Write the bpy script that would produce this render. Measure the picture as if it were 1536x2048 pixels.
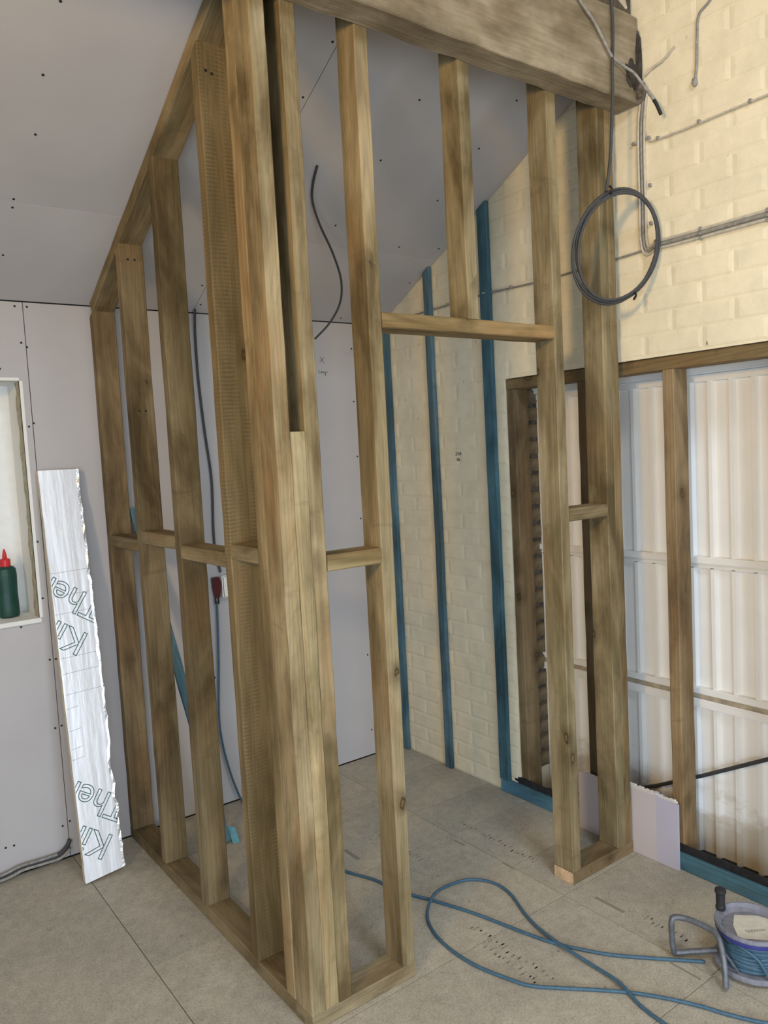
import bpy, bmesh, math, random
from mathutils import Vector, Matrix
random.seed(7)
S = bpy.context.scene
COL = S.collection
for _o in list(bpy.data.objects):
    bpy.data.objects.remove(_o)

# ------------------------------------------------------------------ camera
cam_d = bpy.data.cameras.new('camera')
cam_d.sensor_fit = 'AUTO'; cam_d.sensor_width = 36.0
cam_d.lens = 1559.4 / 2048 * 36.0
cam_d.clip_start = 0.02; cam_d.clip_end = 200
cam = bpy.data.objects.new('camera', cam_d); COL.objects.link(cam)
YAW, PIT, ROL = -0.63684, -0.07768, -0.05285
_f = Vector((-math.sin(YAW)*math.cos(PIT), math.cos(YAW)*math.cos(PIT), math.sin(PIT)))
_r = Vector((math.cos(YAW), math.sin(YAW), 0)); _u = _r.cross(_f)
_r2 = math.cos(ROL)*_r + math.sin(ROL)*_u; _u2 = -math.sin(ROL)*_r + math.cos(ROL)*_u
cam.matrix_world = Matrix((( _r2.x, _u2.x, -_f.x, -0.9889), (_r2.y, _u2.y, -_f.y, -1.7904), (_r2.z, _u2.z, -_f.z, 1.5843), (0, 0, 0, 1)))
S.camera = cam

# ------------------------------------------------------------------ world and lights
W = bpy.data.worlds.new('world'); S.world = W; W.use_nodes = True
bg = W.node_tree.nodes['Background']; bg.inputs[0].default_value = (0.62, 0.82, 1.0, 1); bg.inputs[1].default_value = 0.5
def area(name, loc, target, sx, sy, power, col):
    l = bpy.data.lights.new(name, 'AREA'); l.shape = 'RECTANGLE'; l.size = sx; l.size_y = sy
    l.energy = power; l.color = col
    o = bpy.data.objects.new(name, l); COL.objects.link(o); o.location = loc
    o.rotation_euler = (Vector(target) - Vector(loc)).to_track_quat('-Z', 'Y').to_euler()
    return o
area('daylight_rear_doorway', (-0.9, -4.12, 1.05), (0.0, -1.0, 0.0), 3.4, 1.7, 54, (0.77, 0.88, 1.0)).data.spread = math.radians(125)
area('daylight_side_doorway', (-2.93, -2.7, 1.0), (1.0, -0.7, 0.0), 1.5, 1.7, 27, (0.74, 0.87, 1.0)).data.spread = math.radians(125)  # added cool fill for the lower door and floor, no known doorway
area('daylight_roof_window', (0.1, -2.4, 3.65), (0.5, -1.1, 0), 0.8, 0.8, 44, (0.76, 0.87, 1.0))  # added fill from above; the roof has no window here
area('work_lamp', (-2.6, -1.45, 2.45), (1.4, -0.10, 2.50), 0.38, 0.32, 28, (1.0, 0.67, 0.29)).data.spread = math.radians(130)
S.view_settings.view_transform = 'Standard'; S.view_settings.look = 'None'
S.view_settings.gamma = 1.0; S.view_settings.use_curve_mapping = False
S.view_settings.exposure = 0.16

# ------------------------------------------------------------------ dimensions
T, Wd = 0.045, 0.089                       # timber section
YB, XR = 1.488, 1.475                      # back wall and brick wall faces
ZC, SL = 2.238, 0.4906                     # ceiling height at the back wall, slope
def ceil(y): return ZC + SL*(1.4812 - y)

# ------------------------------------------------------------------ node helper
class NT:
    def __init__(s, name):
        s.m = bpy.data.materials.new(name); s.m.use_nodes = True
        s.t = s.m.node_tree; s.n = s.t.nodes; s.b = s.n['Principled BSDF']
    def link(s, a, b): s.t.links.new(a, b)
    def put(s, inp, v):
        if v is None: return
        if isinstance(v, bpy.types.NodeSocket): s.link(v, inp)
        else:
            try: inp.default_value = v
            except Exception: inp.default_value = (*v, 1)
    def coord(s, which='Object'):
        return s.n.new('ShaderNodeTexCoord').outputs[which]
    def math(s, op, a, b=None, c=None, clamp=False):
        k = s.n.new('ShaderNodeMath'); k.operation = op; k.use_clamp = clamp
        for i, v in enumerate((a, b, c)): s.put(k.inputs[i], v)
        return k.outputs[0]
    def vmath(s, op, a, b=None):
        k = s.n.new('ShaderNodeVectorMath'); k.operation = op
        s.put(k.inputs[0], a); s.put(k.inputs[1], b); return k.outputs[0]
    def noise(s, vec, scale=5, detail=2, rough=.5, dist=0):
        k = s.n.new('ShaderNodeTexNoise'); s.put(k.inputs['Vector'], vec)
        k.inputs['Scale'].default_value = scale; k.inputs['Detail'].default_value = detail
        k.inputs['Roughness'].default_value = rough; k.inputs['Distortion'].default_value = dist
        return k.outputs['Fac']
    def voro(s, vec, scale=1, rnd=1):
        k = s.n.new('ShaderNodeTexVoronoi'); s.put(k.inputs['Vector'], vec)
        k.inputs['Scale'].default_value = scale; k.inputs['Randomness'].default_value = rnd
        return k.outputs['Distance'], k.outputs['Color']
    def ramp(s, fac, stops, interp='LINEAR'):
        k = s.n.new('ShaderNodeValToRGB'); k.color_ramp.interpolation = interp
        e = k.color_ramp.elements
        while len(e) < len(stops): e.new(0.5)
        for i, (p, c) in enumerate(stops):
            e[i].position = p; e[i].color = (*c, 1) if isinstance(c, tuple) else (c, c, c, 1)
        s.put(k.inputs[0], fac); return k.outputs[0]
    def mix(s, fac, a, b, mode='MIX'):
        k = s.n.new('ShaderNodeMix'); k.data_type = 'RGBA'; k.blend_type = mode
        s.put(k.inputs[0], fac); s.put(k.inputs[6], a); s.put(k.inputs[7], b); return k.outputs[2]
    def out(s, col, rough=.7, metal=0, bump=None, bs=.2, bd=.01, spec=.3):
        s.put(s.b.inputs['Base Color'], col); s.put(s.b.inputs['Roughness'], rough); s.put(s.b.inputs['Metallic'], metal)
        s.b.inputs['Specular IOR Level'].default_value = spec
        if bump is not None:
            k = s.n.new('ShaderNodeBump'); k.inputs['Strength'].default_value = bs; k.inputs['Distance'].default_value = bd
            s.link(bump, k.inputs['Height']); s.link(k.outputs[0], s.b.inputs['Normal'])
        return s.m

def rnd_coord(t):
    oi = t.n.new('ShaderNodeObjectInfo')
    k = t.n.new('ShaderNodeCombineXYZ')
    t.link(t.math('MULTIPLY', oi.outputs['Random'], 13.7), k.inputs[0])
    t.link(t.math('MULTIPLY', oi.outputs['Random'], 41.3), k.inputs[1])
    t.link(t.math('MULTIPLY', oi.outputs['Random'], 23.1), k.inputs[2])
    return t.vmath('ADD', t.coord(), k.outputs[0]), oi

def wood(name, dark, mid, light, saw=0.0, knots=.84, rough=.78):
    t = NT(name); v, oi = rnd_coord(t)
    blotch = t.noise(t.vmath('MULTIPLY', v, (6, 6, 2.0)), 1, 5, .6, .5)
    base = t.ramp(blotch, [(.35, dark), (.5, mid), (.66, light)])
    warm = t.noise(t.vmath('MULTIPLY', v, (5, 5, 2.6)), 1, 3, .5)
    base = t.mix(t.ramp(warm, [(.52, 0.0), (.72, .55)]), base, tuple(x*y for x, y in zip(mid, (1.15, .92, .80))))
    # growth rings drawn out along the length
    f = t.noise(t.vmath('MULTIPLY', v, (10, 10, .34)), 1, 1.5, .45, .35)
    ring = t.ramp(t.math('MULTIPLY_ADD', t.math('SINE', t.math('MULTIPLY', f, 150)), .5, .5), [(.0, .84), (.55, 1.0), (1.0, 1.04)])
    fib = t.noise(t.vmath('MULTIPLY', v, (210, 210, 5)), 1, 3, .65)
    fibc = t.ramp(fib, [(.25, .80), (.55, 1.0), (.8, 1.10)])
    c = t.mix(.8, base, ring, 'MULTIPLY'); c = t.mix(.85, c, fibc, 'MULTIPLY')
    # streaks of preservative and cross marks
    st = t.noise(t.vmath('MULTIPLY', v, (22, 22, .55)), 1, 2, .5)
    c = t.mix(1, c, t.ramp(st, [(.3, (.78, .80, .72)), (.5, (1, 1, 1)), (.72, (1.13, 1.09, 1.02))]), 'MULTIPLY')
    cm = t.noise(t.vmath('MULTIPLY', v, (5, 5, 13)), 1, 4, .6, 1.2)
    c = t.mix(t.ramp(cm, [(.60, 0.0), (.78, .5)]), c, dark)
    # knots
    wv = t.n.new('ShaderNodeTexNoise'); t.put(wv.inputs['Vector'], v); wv.inputs['Scale'].default_value = 38
    kv = t.vmath('ADD', t.vmath('MULTIPLY', v, (13, 13, 8)), t.vmath('MULTIPLY', wv.outputs['Color'], (.22, .22, .22)))
    d, vc = t.voro(kv, 1, .95)
    sep = t.n.new('ShaderNodeSeparateColor'); t.link(vc, sep.inputs[0])
    gate = t.math('GREATER_THAN', sep.outputs[0], knots)
    c = t.mix(t.math('MULTIPLY', t.ramp(d, [(.10, .78), (.30, .35), (.52, 0)]), gate), c, tuple(x*.72 for x in dark))
    c = t.mix(t.math('MULTIPLY', t.ramp(d, [(.0, .4), (.085, .55), (.125, .9), (.17, 0)]), gate), c, (.05, .03, .014, 1))
    c = t.mix(t.math('MULTIPLY', t.ramp(d, [(.0, .8), (.07, .6), (.11, 0)]), gate), c, tuple(x*y for x, y in zip(mid, (1.05, .84, .66))))
    bmp = t.math('ADD', t.math('MULTIPLY', fib, .6), t.math('MULTIPLY', ring, .35))
    if saw > 0:
        sx = t.n.new('ShaderNodeSeparateXYZ'); t.link(v, sx.inputs[0])
        ph = t.math('ADD', t.math('MULTIPLY', sx.outputs[2], 540), t.math('MULTIPLY', t.noise(v, 14, 3), 9))
        sn = t.math('MULTIPLY_ADD', t.math('SINE', ph), .5, .5)
        ms = t.ramp(t.noise(t.vmath('MULTIPLY', v, (24, 24, 3.5)), 1, 3, .6), [(.42, 0.0), (.62, 1.0)])
        sm = t.math('MULTIPLY', t.math('MULTIPLY', sn, ms), saw)
        c = t.mix(sm, c, tuple(x*.55 for x in mid))
    c = t.mix(1, c, oi.outputs['Color'], 'MULTIPLY')
    return t.out(c, rough, 0, bmp, .3, .004, .25)

M = {}
M['wood'] = wood('treated_timber', (.105, .078, .038), (.220, .178, .107), (.340, .285, .188))
M['wood_saw'] = wood('rough_sawn_timber', (.13, .095, .045), (.205, .158, .085), (.27, .215, .125), saw=.75, knots=.93)
M['wood_old'] = wood('brown_timber', (.085, .06, .033), (.165, .122, .072), (.245, .19, .12), knots=.74)
M['wood_fresh'] = wood('cut_end_timber', (.50, .33, .20), (.60, .41, .26), (.68, .49, .33), knots=2)
M['wood_blue'] = wood('blue_preserved_batten', (.032, .065, .085), (.062, .130, .178), (.105, .20, .26), knots=2)

def plaster(name, col, var=.05):
    t = NT(name); v = t.coord()
    a = t.noise(v, 2.2, 4, .55); b = t.noise(v, 60, 2)
    c = t.mix(1, col, t.ramp(a, [(.3, 1 - var), (.7, 1 + var)]), 'MULTIPLY')
    return t.out(c, .88, 0, b, .06, .002, .2)
M['board'] = plaster('plasterboard_paper', (.480, .458, .462))
M['board_pink'] = plaster('pinkish_board_paper', (.50, .44, .44))
M['board_lilac'] = plaster('lilac_board_paper', (.45, .42, .50))
M['board_core'] = plaster('board_core', (.72, .68, .62))
M['plain'] = plaster('plain_plaster', (.55, .52, .47))
M['white_paint'] = plaster('white_paint', (.78, .77, .73), .04)
M['gap'] = NT('dark_gap').out((.035, .032, .03, 1), .95)
M['roof'] = wood('roof_board', (.05, .04, .03), (.09, .07, .05), (.14, .11, .08))  # dark colour stands in for shade in the void above the beam

# chipboard floor
t = NT('chipboard'); v = t.coord()
fine = t.noise(v, 190, 3, .7); med = t.noise(v, 26, 4, .6); big = t.noise(v, 2.2, 5, .6)
c = t.ramp(fine, [(.28, (.31, .275, .215)), (.5, (.435, .395, .32)), (.72, (.53, .485, .40))])
c = t.mix(1, c, t.ramp(med, [(.3, .88), (.7, 1.08)]), 'MULTIPLY')
c = t.mix(1, c, t.ramp(big, [(.28, (.80, .81, .83)), (.55, (1, 1, 1)), (.75, (1.10, 1.09, 1.06))]), 'MULTIPLY')
sd, sc_ = t.voro(v, 9); spk = t.ramp(sd, [(.035, .45), (.06, 0)])
c = t.mix(spk, c, (.10, .085, .065, 1))
M['floor'] = t.out(c, .72, 0, fine, .12, .002, .3)
t = NT('floor_print'); v = t.coord()
M['print'] = t.out((.265, .235, .19, 1), .85)

# painted brick
t = NT('painted_brick'); v = t.coord('Object')
geo = t.n.new('ShaderNodeNewGeometry').outputs['Position']
a = t.noise(geo, 14, 4, .6); b = t.noise(geo, 85, 3, .6); big = t.noise(geo, 1.7, 4)
c = t.mix(1, (.80, .715, .53, 1), t.ramp(big, [(.3, (.93, .93, .92)), (.7, (1.05, 1.05, 1.05))]), 'MULTIPLY')
c = t.mix(1, c, t.ramp(a, [(.25, .90), (.6, 1.03)]), 'MULTIPLY')
sd, sc_ = t.voro(t.vmath('MULTIPLY', geo, (1, 1, .55)), 17)
msk = t.math('MULTIPLY', t.ramp(sd, [(.04, .8), (.085, 0)]), t.ramp(t.noise(geo, 3.1, 3), [(.50, 0), (.62, 1)]))
c = t.mix(msk, c, (.15, .12, .09, 1))
hgt = t.math('ADD', a, t.math('MULTIPLY', b, .4))
M['paint'] = t.out(c, .6, 0, hgt, .38, .004, .35)
t = NT('bare_brick'); v = t.coord(); a = t.noise(v, 40, 4, .6)
M['brick_raw'] = t.out(t.ramp(a, [(.3, (.13, .095, .055)), (.7, (.26, .20, .12))]), .9, 0, a, .5, .004)
t = NT('mortar'); v = t.coord(); a = t.noise(v, 60, 4, .6)
M['mortar'] = t.out(t.ramp(a, [(.3, (.06, .05, .04)), (.7, (.20, .17, .135))]), .95, 0, a, .5, .004)

# concrete-stained beam
t = NT('weathered_beam'); v = t.coord()
a = t.noise(t.vmath('MULTIPLY', v, (1, 1, .35)), 11, 5, .6); b = t.noise(t.vmath('MULTIPLY', v, (90, 90, 3)), 1, 3, .6); g = t.noise(v, 3.3, 4, .6, .5)
c = t.ramp(a, [(.28, (.155, .118, .072)), (.5, (.275, .222, .145)), (.72, (.40, .335, .24))])
c = t.mix(.7, c, t.ramp(b, [(.3, .78), (.7, 1.12)]), 'MULTIPLY')
c = t.mix(1, c, t.ramp(g, [(.3, (.62, .56, .5)), (.55, (1, 1, 1)), (.75, (1.12, 1.1, 1.05))]), 'MULTIPLY')
M['beam'] = t.out(c, .85, 0, t.math('ADD', a, b), .4, .006)

def simple(name, col, rough=.5, metal=0, var=.12, scale=30, bs=.1):
    t = NT(name); v = t.coord(); a = t.noise(v, scale, 3, .6)
    c = t.mix(1, col, t.ramp(a, [(.3, 1 - var), (.7, 1 + var)]), 'MULTIPLY')
    return t.out(c, rough, metal, a, bs, .002)
M['door'] = simple('cream_white_door_steel', (.88, .87, .85), .38, 0, .03, 6, .03)
t = NT('dirty_door_steel'); v = t.n.new('ShaderNodeNewGeometry').outputs['Position']
zz = t.n.new('ShaderNodeSeparateXYZ'); t.link(v, zz.inputs[0])
nn = t.noise(t.vmath('MULTIPLY', v, (4, 4, 9)), 1, 4, .6)
msk = t.ramp(t.math('SUBTRACT', t.math('MULTIPLY', nn, .62), zz.outputs[2]), [(.10, 0.0), (.20, .62)])
M['door_dirty'] = t.out(t.mix(msk, (.88, .87, .85, 1), (.44, .37, .26, 1)), .45, 0, None)
M['white'] = simple('white_plastic', (.80, .80, .78), .35, 0, .03)
M['cable_grey'] = simple('grey_cable', (.055, .055, .057), .55)
M['cable_painted'] = simple('painted_cable', (.50, .46, .38), .65, 0, .15, 60)
M['cable_dust'] = simple('dusty_cable', (.27, .255, .235), .7, 0, .3, 60)
M['cable_blue'] = simple('blue_cable', (.055, .115, .17), .45, 0, .15, 60)
M['black'] = simple('black_plastic', (.022, .022, .024), .6)
M['membrane'] = simple('black_membrane', (.018, .018, .02), .75, 0, .3, 40, .4)
M['steel'] = simple('galvanised_tube', (.15, .16, .18), .5, .45, .25, 50)
M['flange'] = simple('dusty_grey_plastic', (.20, .20, .235), .55, 0, .2, 40)
M['rim_blue'] = simple('dark_blue_plastic', (.04, .045, .20), .4)
M['green'] = simple('dark_green_plastic', (.012, .055, .04), .38, 0, .15)
M['red'] = simple('red_plastic', (.58, .03, .035), .35)
M['maroon'] = simple('dark_red_plastic', (.085, .012, .014), .4)
M['foam'] = simple('insulation_foam', (.66, .57, .42), .9, 0, .15, 60, .3)
M['ink'] = simple('green_ink', (.02, .10, .085), .6)
M['pencil'] = simple('pencil', (.09, .085, .09), .8)
M['dot'] = simple('screw_black', (.02, .02, .02), .6)
M['stain'] = simple('stained_plaster', (.45, .39, .27), .9, 0, .35, 40, .3)
M['dirt'] = simple('hole_dirt', (.05, .042, .035), .95, 0, .4, 30, .5)  # near-black colour stands in for shade in the beam-end hole
M['silver'] = simple('crumpled_foil', (.55, .53, .48), .3, .8, .3, 30, .6)
t = NT('foil_facing'); v = t.coord()
a = t.noise(t.vmath('MULTIPLY', v, (16, 1.2, 1.2)), 1, 3, .5, .3); b = t.noise(t.vmath('MULTIPLY', v, (20, 9, 9)), 1, 4, .6)
c = t.mix(1, (.86, .87, .91, 1), t.ramp(a, [(.3, .93), (.65, 1.04)]), 'MULTIPLY')
M['foil'] = t.out(c, .42, .35, t.math('ADD', a, t.math('MULTIPLY', b, .35)), .30, .02, .5)
M['foil_edge'] = simple('bright_foil_edge', (.86, .86, .88), .22, .75, .2, 80, .8)
t = NT('window_glass')
tr = t.n.new('ShaderNodeBsdfTransparent'); tr.inputs[0].default_value = (.93, .98, .97, 1)
gl = t.n.new('ShaderNodeBsdfGlossy'); gl.inputs['Roughness'].default_value = .03
mx = t.n.new('ShaderNodeMixShader'); mx.inputs[0].default_value = .07
t.link(tr.outputs[0], mx.inputs[1]); t.link(gl.outputs[0], mx.inputs[2]); t.link(mx.outputs[0], t.n['Material Output'].inputs['Surface'])
M['glass'] = t.m
t = NT('hedge_leaf'); v = t.coord(); a = t.noise(v, 9, 4, .7)
M['hedge'] = t.out(t.ramp(a, [(.35, (.02, .07, .03)), (.65, (.16, .34, .12))]), .7, 0, a, .8, .05)

# ------------------------------------------------------------------ object helpers
def link(o, parent=None):
    COL.objects.link(o)
    if parent is not None: o.parent = parent
    return o
def tag(o, label=None, cat=None, group=None, kind=None):
    if label: o['label'] = label
    if cat: o['category'] = cat
    if group: o['group'] = group
    if kind: o['kind'] = kind
    return o
def root_of(p):
    v = Vector((0, 0, 0))
    while p is not None: v += p.location; p = p.parent
    return v
def empty(name, loc, label=None, cat=None, group=None, kind=None):
    o = bpy.data.objects.new(name, None); o.empty_display_size = .1
    COL.objects.link(o); o.location = loc
    return tag(o, label, cat, group, kind)
def mesh(name, verts, faces, mat, parent=None, loc=None, smooth=False, kind=None):
    """world-space verts; origin moved to loc (default: their centre)"""
    vs = [Vector(v) for v in verts]
    if loc is None:
        lo = Vector([min(v[i] for v in vs) for i in range(3)]); hi = Vector([max(v[i] for v in vs) for i in range(3)])
        loc = (lo + hi)/2
    loc = Vector(loc)
    me = bpy.data.meshes.new(name); me.from_pydata([v - loc for v in vs], [], faces); me.validate()
    b = bmesh.new(); b.from_mesh(me); bmesh.ops.recalc_face_normals(b, faces=b.faces); b.to_mesh(me); b.free()
    if isinstance(mat, str): mat = M[mat]
    me.materials.append(mat)
    if smooth: me.polygons.foreach_set('use_smooth', [True]*len(me.polygons))
    o = bpy.data.objects.new(name, me); link(o, parent)
    o.location = loc - root_of(parent)
    if kind: o['kind'] = kind
    return o
def box_vf(lo, hi, base=0):
    x0, y0, z0 = lo; x1, y1, z1 = hi
    v = [(x0,y0,z0),(x1,y0,z0),(x1,y1,z0),(x0,y1,z0),(x0,y0,z1),(x1,y0,z1),(x1,y1,z1),(x0,y1,z1)]
    f = [(0,3,2,1),(4,5,6,7),(0,1,5,4),(1,2,6,5),(2,3,7,6),(3,0,4,7)]
    return v, [tuple(i + base for i in q) for q in f]
def boxes_vf(bs):
    V, F = [], []
    for lo, hi in bs:
        v, f = box_vf(lo, hi, len(V)); V += v; F += f
    return V, F
def box(name, lo, hi, mat, parent=None, bevel=0.0, kind=None):
    v, f = box_vf(lo, hi)
    o = mesh(name, v, f, mat, parent, kind=kind)
    if bevel > 0:
        b = bmesh.new(); b.from_mesh(o.data)
        bmesh.ops.bevel(b, geom=list(b.edges), offset=bevel, segments=2, affect='EDGES', clamp_overlap=True)
        b.to_mesh(o.data); b.free()
    return o
def timber(name, p0, p1, across, w, t, mat='wood', parent=None, tint=(1, 1, 1), seg=.11, jit=.0011, top=None, wane=None):
    """length from p0 to p1 (centre line); local Z along the length, local X along `across` (size w), local Y size t"""
    p0, p1 = Vector(p0), Vector(p1); z = (p1 - p0); L = z.length; z.normalize()
    x = Vector(across); x = (x - z*x.dot(z)).normalized(); y = z.cross(x)
    n = max(2, int(L/seg) + 1); c = .0032; rr = random.Random(hash((name, round(p0.x*991), round(p0.y*977), round(p0.z*983))) & 0xffff)
    hw, ht = w/2, t/2; V, F = [], []
    prof = [(-hw+c,-ht),(hw-c,-ht),(hw,-ht+c),(hw,ht-c),(hw-c,ht),(-hw+c,ht),(-hw,ht-c),(-hw,-ht+c)]
    Rm = Matrix((x, y, z)).transposed()
    for i in range(n):
        s = i/(n-1); zz = -L/2 + L*s
        e = 0 if i in (0, n-1) else 1
        jx, jy = rr.uniform(-jit, jit)*e, rr.uniform(-jit, jit)*e
        for k, (px, py) in enumerate(prof):
            a, b2 = px + jx, py + jy
            if wane and k in wane[0]:
                q = max(0, wane[1]*(math.sin(s*wane[2]*6.28 + wane[3])))*e
                b2 -= q*(1 if py > 0 else -1)
            zf = zz
            if top is not None and i == n-1:
                wp = p0 + x*a + y*b2
                zf = top(wp.y) - p0.z - L/2
            V.append((a, b2, zf))
    for i in range(n-1):
        for k in range(8):
            k2 = (k+1) % 8
            F.append((i*8+k, i*8+k2, (i+1)*8+k2, (i+1)*8+k))
    F.append(tuple(range(7, -1, -1))); F.append(tuple((n-1)*8+k for k in range(8)))
    me = bpy.data.meshes.new(name); me.from_pydata(V, [], F); me.materials.append(M[mat] if isinstance(mat, str) else mat)
    o = bpy.data.objects.new(name, me); link(o, parent)
    o.matrix_local = Matrix.Translation((p0 + p1)/2 - root_of(parent)) @ Rm.to_4x4()
    o.color = (*tint, 1)
    return o
def spline(pts, n=8):
    P = [Vector(p) for p in pts]
    if len(P) < 3: return P
    out = []
    for i in range(len(P)-1):
        a = P[max(i-1, 0)]; b = P[i]; c = P[i+1]; d = P[min(i+2, len(P)-1)]
        for k in range(n):
            s = k/n
            out.append(.5*((2*b) + (c-a)*s + (2*a-5*b+4*c-d)*s*s + (3*b-a-3*c+d)*s**3))
    out.append(P[-1]); return out
def tube_vf(path, r, sides=8, base=0, closed=False):
    V, F = [], []; n = len(path); up = Vector((0, 0, 1)); prev = None
    for i, p in enumerate(path):
        a = path[(i-1) % n] if closed else path[max(i-1, 0)]; b = path[(i+1) % n] if closed else path[min(i+1, n-1)]
        d = (b - a); d = d.normalized() if d.length > 1e-9 else Vector((0, 0, 1))
        if prev is None:
            s = d.cross(up)
            if s.length < .1: s = d.cross(Vector((0, 1, 0)))
        else: s = prev - d*prev.dot(d)
        s.normalize(); prev = s; q = d.cross(s)
        ri = r(i/(n-1)) if callable(r) else r
        for k in range(sides):
            an = 2*math.pi*k/sides
            V.append(p + s*math.cos(an)*ri + q*math.sin(an)*ri)
    m = n if closed else n-1
    for i in range(m):
        for k in range(sides):
            j = (i+1) % n; k2 = (k+1) % sides
            F.append((base+i*sides+k, base+i*sides+k2, base+j*sides+k2, base+j*sides+k))
    if not closed:
        F.append(tuple(base+k for k in range(sides))); F.append(tuple(base+(n-1)*sides+k for k in range(sides-1, -1, -1)))
    return V, F
def tube(name, pts, r, mat, parent=None, sides=8, n=8, closed=False, loc=None):
    V, F = tube_vf(spline(pts, n), r, sides, 0, closed)
    return mesh(name, V, F, mat, parent, smooth=True, loc=loc)
def lathe(name, prof, c, mat, parent=None, sides=28, sx=1, sy=1, caps=True):
    V, F = [], []
    for (r, z) in prof:
        for k in range(sides):
            a = 2*math.pi*k/sides; V.append((c[0] + r*math.cos(a)*sx, c[1] + r*math.sin(a)*sy, c[2] + z))
    for i in range(len(prof)-1):
        for k in range(sides):
            k2 = (k+1) % sides
            F.append((i*sides+k, i*sides+k2, (i+1)*sides+k2, (i+1)*sides+k))
    if caps and prof[0][0] > 1e-6: F.append(tuple(range(sides-1, -1, -1)))
    if caps and prof[-1][0] > 1e-6: F.append(tuple((len(prof)-1)*sides + k for k in range(sides)))
    return mesh(name, V, F, mat, parent, smooth=False)
def discs(name, pts, nrm, r, mat, parent, kind='stuff', h=.0015):
    nrm = Vector(nrm).normalized(); a = nrm.orthogonal().normalized(); b = nrm.cross(a); V, F = [], []
    for p in pts:
        p = Vector(p); s = len(V)
        for k in range(8):
            q = a*math.cos(k*.7854)*r + b*math.sin(k*.7854)*r
            V += [p + q - nrm*.001, p + q + nrm*h]
        F.append(tuple(s + 2*k + 1 for k in range(8)))
        for k in range(8):
            k2 = (k+1) % 8; F.append((s+2*k, s+2*k2, s+2*k2+1, s+2*k+1))
    return mesh(name, V, F, mat, parent, kind=kind)

# ================================================================== SETTING
# ---- floor: a dark base and chipboard sheets laid on it
XL, YF = -3.0, -4.2
floor = box('floor', (XL, YF, -.06), (XR+.25, YB+.05, -.019), 'gap', kind='structure')
tag(floor, 'pale brown chipboard floor sheets with thin dark joints', 'floor')
G = .0013
def sheet(x0, x1, y0, y1): return box('floor_panel', (x0+G, y0+G, -.018), (x1-G, y1-G, 0), 'floor', floor)
for (x0, x1, ys) in ((XL, -1.44, (YF, -1.8, .6, YB)), (-1.44, -.84, (YF, -2.9, -.5, YB)), (-.84, -.24, (YF, -1.6, YB)),
                     (-.24, 1.02, (YF, -2.37, -1.78, -1.18, -.575, -.018, .58, 1.17, YB)),
                     (1.02, XR, (YF, -2.37, -1.78, -1.18, -.57, -.018, .234, .57, .822, 1.17, YB))):
    for a, b in zip(ys[:-1], ys[1:]): sheet(x0, x1, a, b)
# faint illegible printed bands on the sheets
V, F = [], []
rp = random.Random(3)
for (x0, y0, ln) in ((.66, .06, .36), (1.12, .62, .42), (.80, .80, .3), (1.12, -.28, .16), (.62, -.02, .25)):
    q = 0
    while q < ln:
        for _ in range(2):
            w_, h_ = rp.uniform(.002, .006), rp.uniform(.004, .013); x = x0 + rp.uniform(-.012, .012); y = y0 - q
            v, f = box_vf((x-h_, y-w_/2, .00005), (x+h_*.4, y+w_/2, .0004), len(V)); V += v; F += f
        q += rp.uniform(.012, .026)
for (x, y, a, b) in ((1.09, -.155, .007, .06), (.995, .50, .004, .03), (1.015, .25, .004, .03), (.62, .72, .008, .05), (.98, -.51, .004, .05)):
    v, f = box_vf((x-a, y-b, .00005), (x+a, y+b, .0004), len(V)); V += v; F += f
mesh('printed_marks', V, F, 'print', floor, kind='stuff')

# ---- back wall with window opening
WX0, WX1, WZ0, WZ1 = -1.25, -.286, 1.0, 1.93
wall_back = mesh('wall_back', *boxes_vf([((XL, YB+.013, -.05), (WX0-.014, YB+.25, 2.36)), ((WX1+.014, YB+.013, -.05), (XR+.2, YB+.25, 2.36)),
        ((WX0-.014, YB+.013, -.05), (WX1+.014, YB+.25, WZ0-.02)), ((WX0-.014, YB+.013, WZ1+.014), (WX1+.014, YB+.25, 2.36))]), 'gap', kind='structure')
tag(wall_back, 'grey lilac plasterboard back wall with black screw heads', 'wall')
def wsheet(x0, x1, z0, z1): return box('plasterboard_sheet', (x0+.0015, YB, z0+.002), (x1-.0015, YB+.012, z1-.003), 'board', wall_back)
ZT = 2.2345
wsheet(-.249, .95, .004, ZT); wsheet(.95, XR, .004, ZT)
y_, y2_ = YB, YB+.012
mesh('plasterboard_sheet', *boxes_vf([((WX1, y_, .006), (-.2505, y2_, ZT-.003)), ((WX0, y_, .006), (WX1, y2_, WZ0-.018)), ((WX0, y_, WZ1), (WX1, y2_, ZT-.003)), ((-1.45, y_, .006), (WX0, y2_, ZT-.003))]), 'board', wall_back)
wsheet(XL, -1.45, .004, ZT)
WD = [(-.278,2.215),(-.234,2.215),(-.266,2.076),(-.246,2.060),(-.264,1.753),(-.246,1.766),(-.270,1.301),(-.269,1.075),(-.357,.974),(-.263,.825),(-.240,.823),(-.265,.545),(-.240,.549),(-.269,.138),(-.240,.149),(-.483,.122),(-.453,.121),(-.35,1.975),(1.285,2.108),(1.282,1.843),(1.285,1.565),(1.285,1.247),(1.281,.535),(1.281,.135),(.43,.6),(.03,1.9)]
discs('screw_heads', [(x, YB-.0003, z) for x, z in WD], (0, -1, 0), .0042, 'dot', wall_back)
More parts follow.
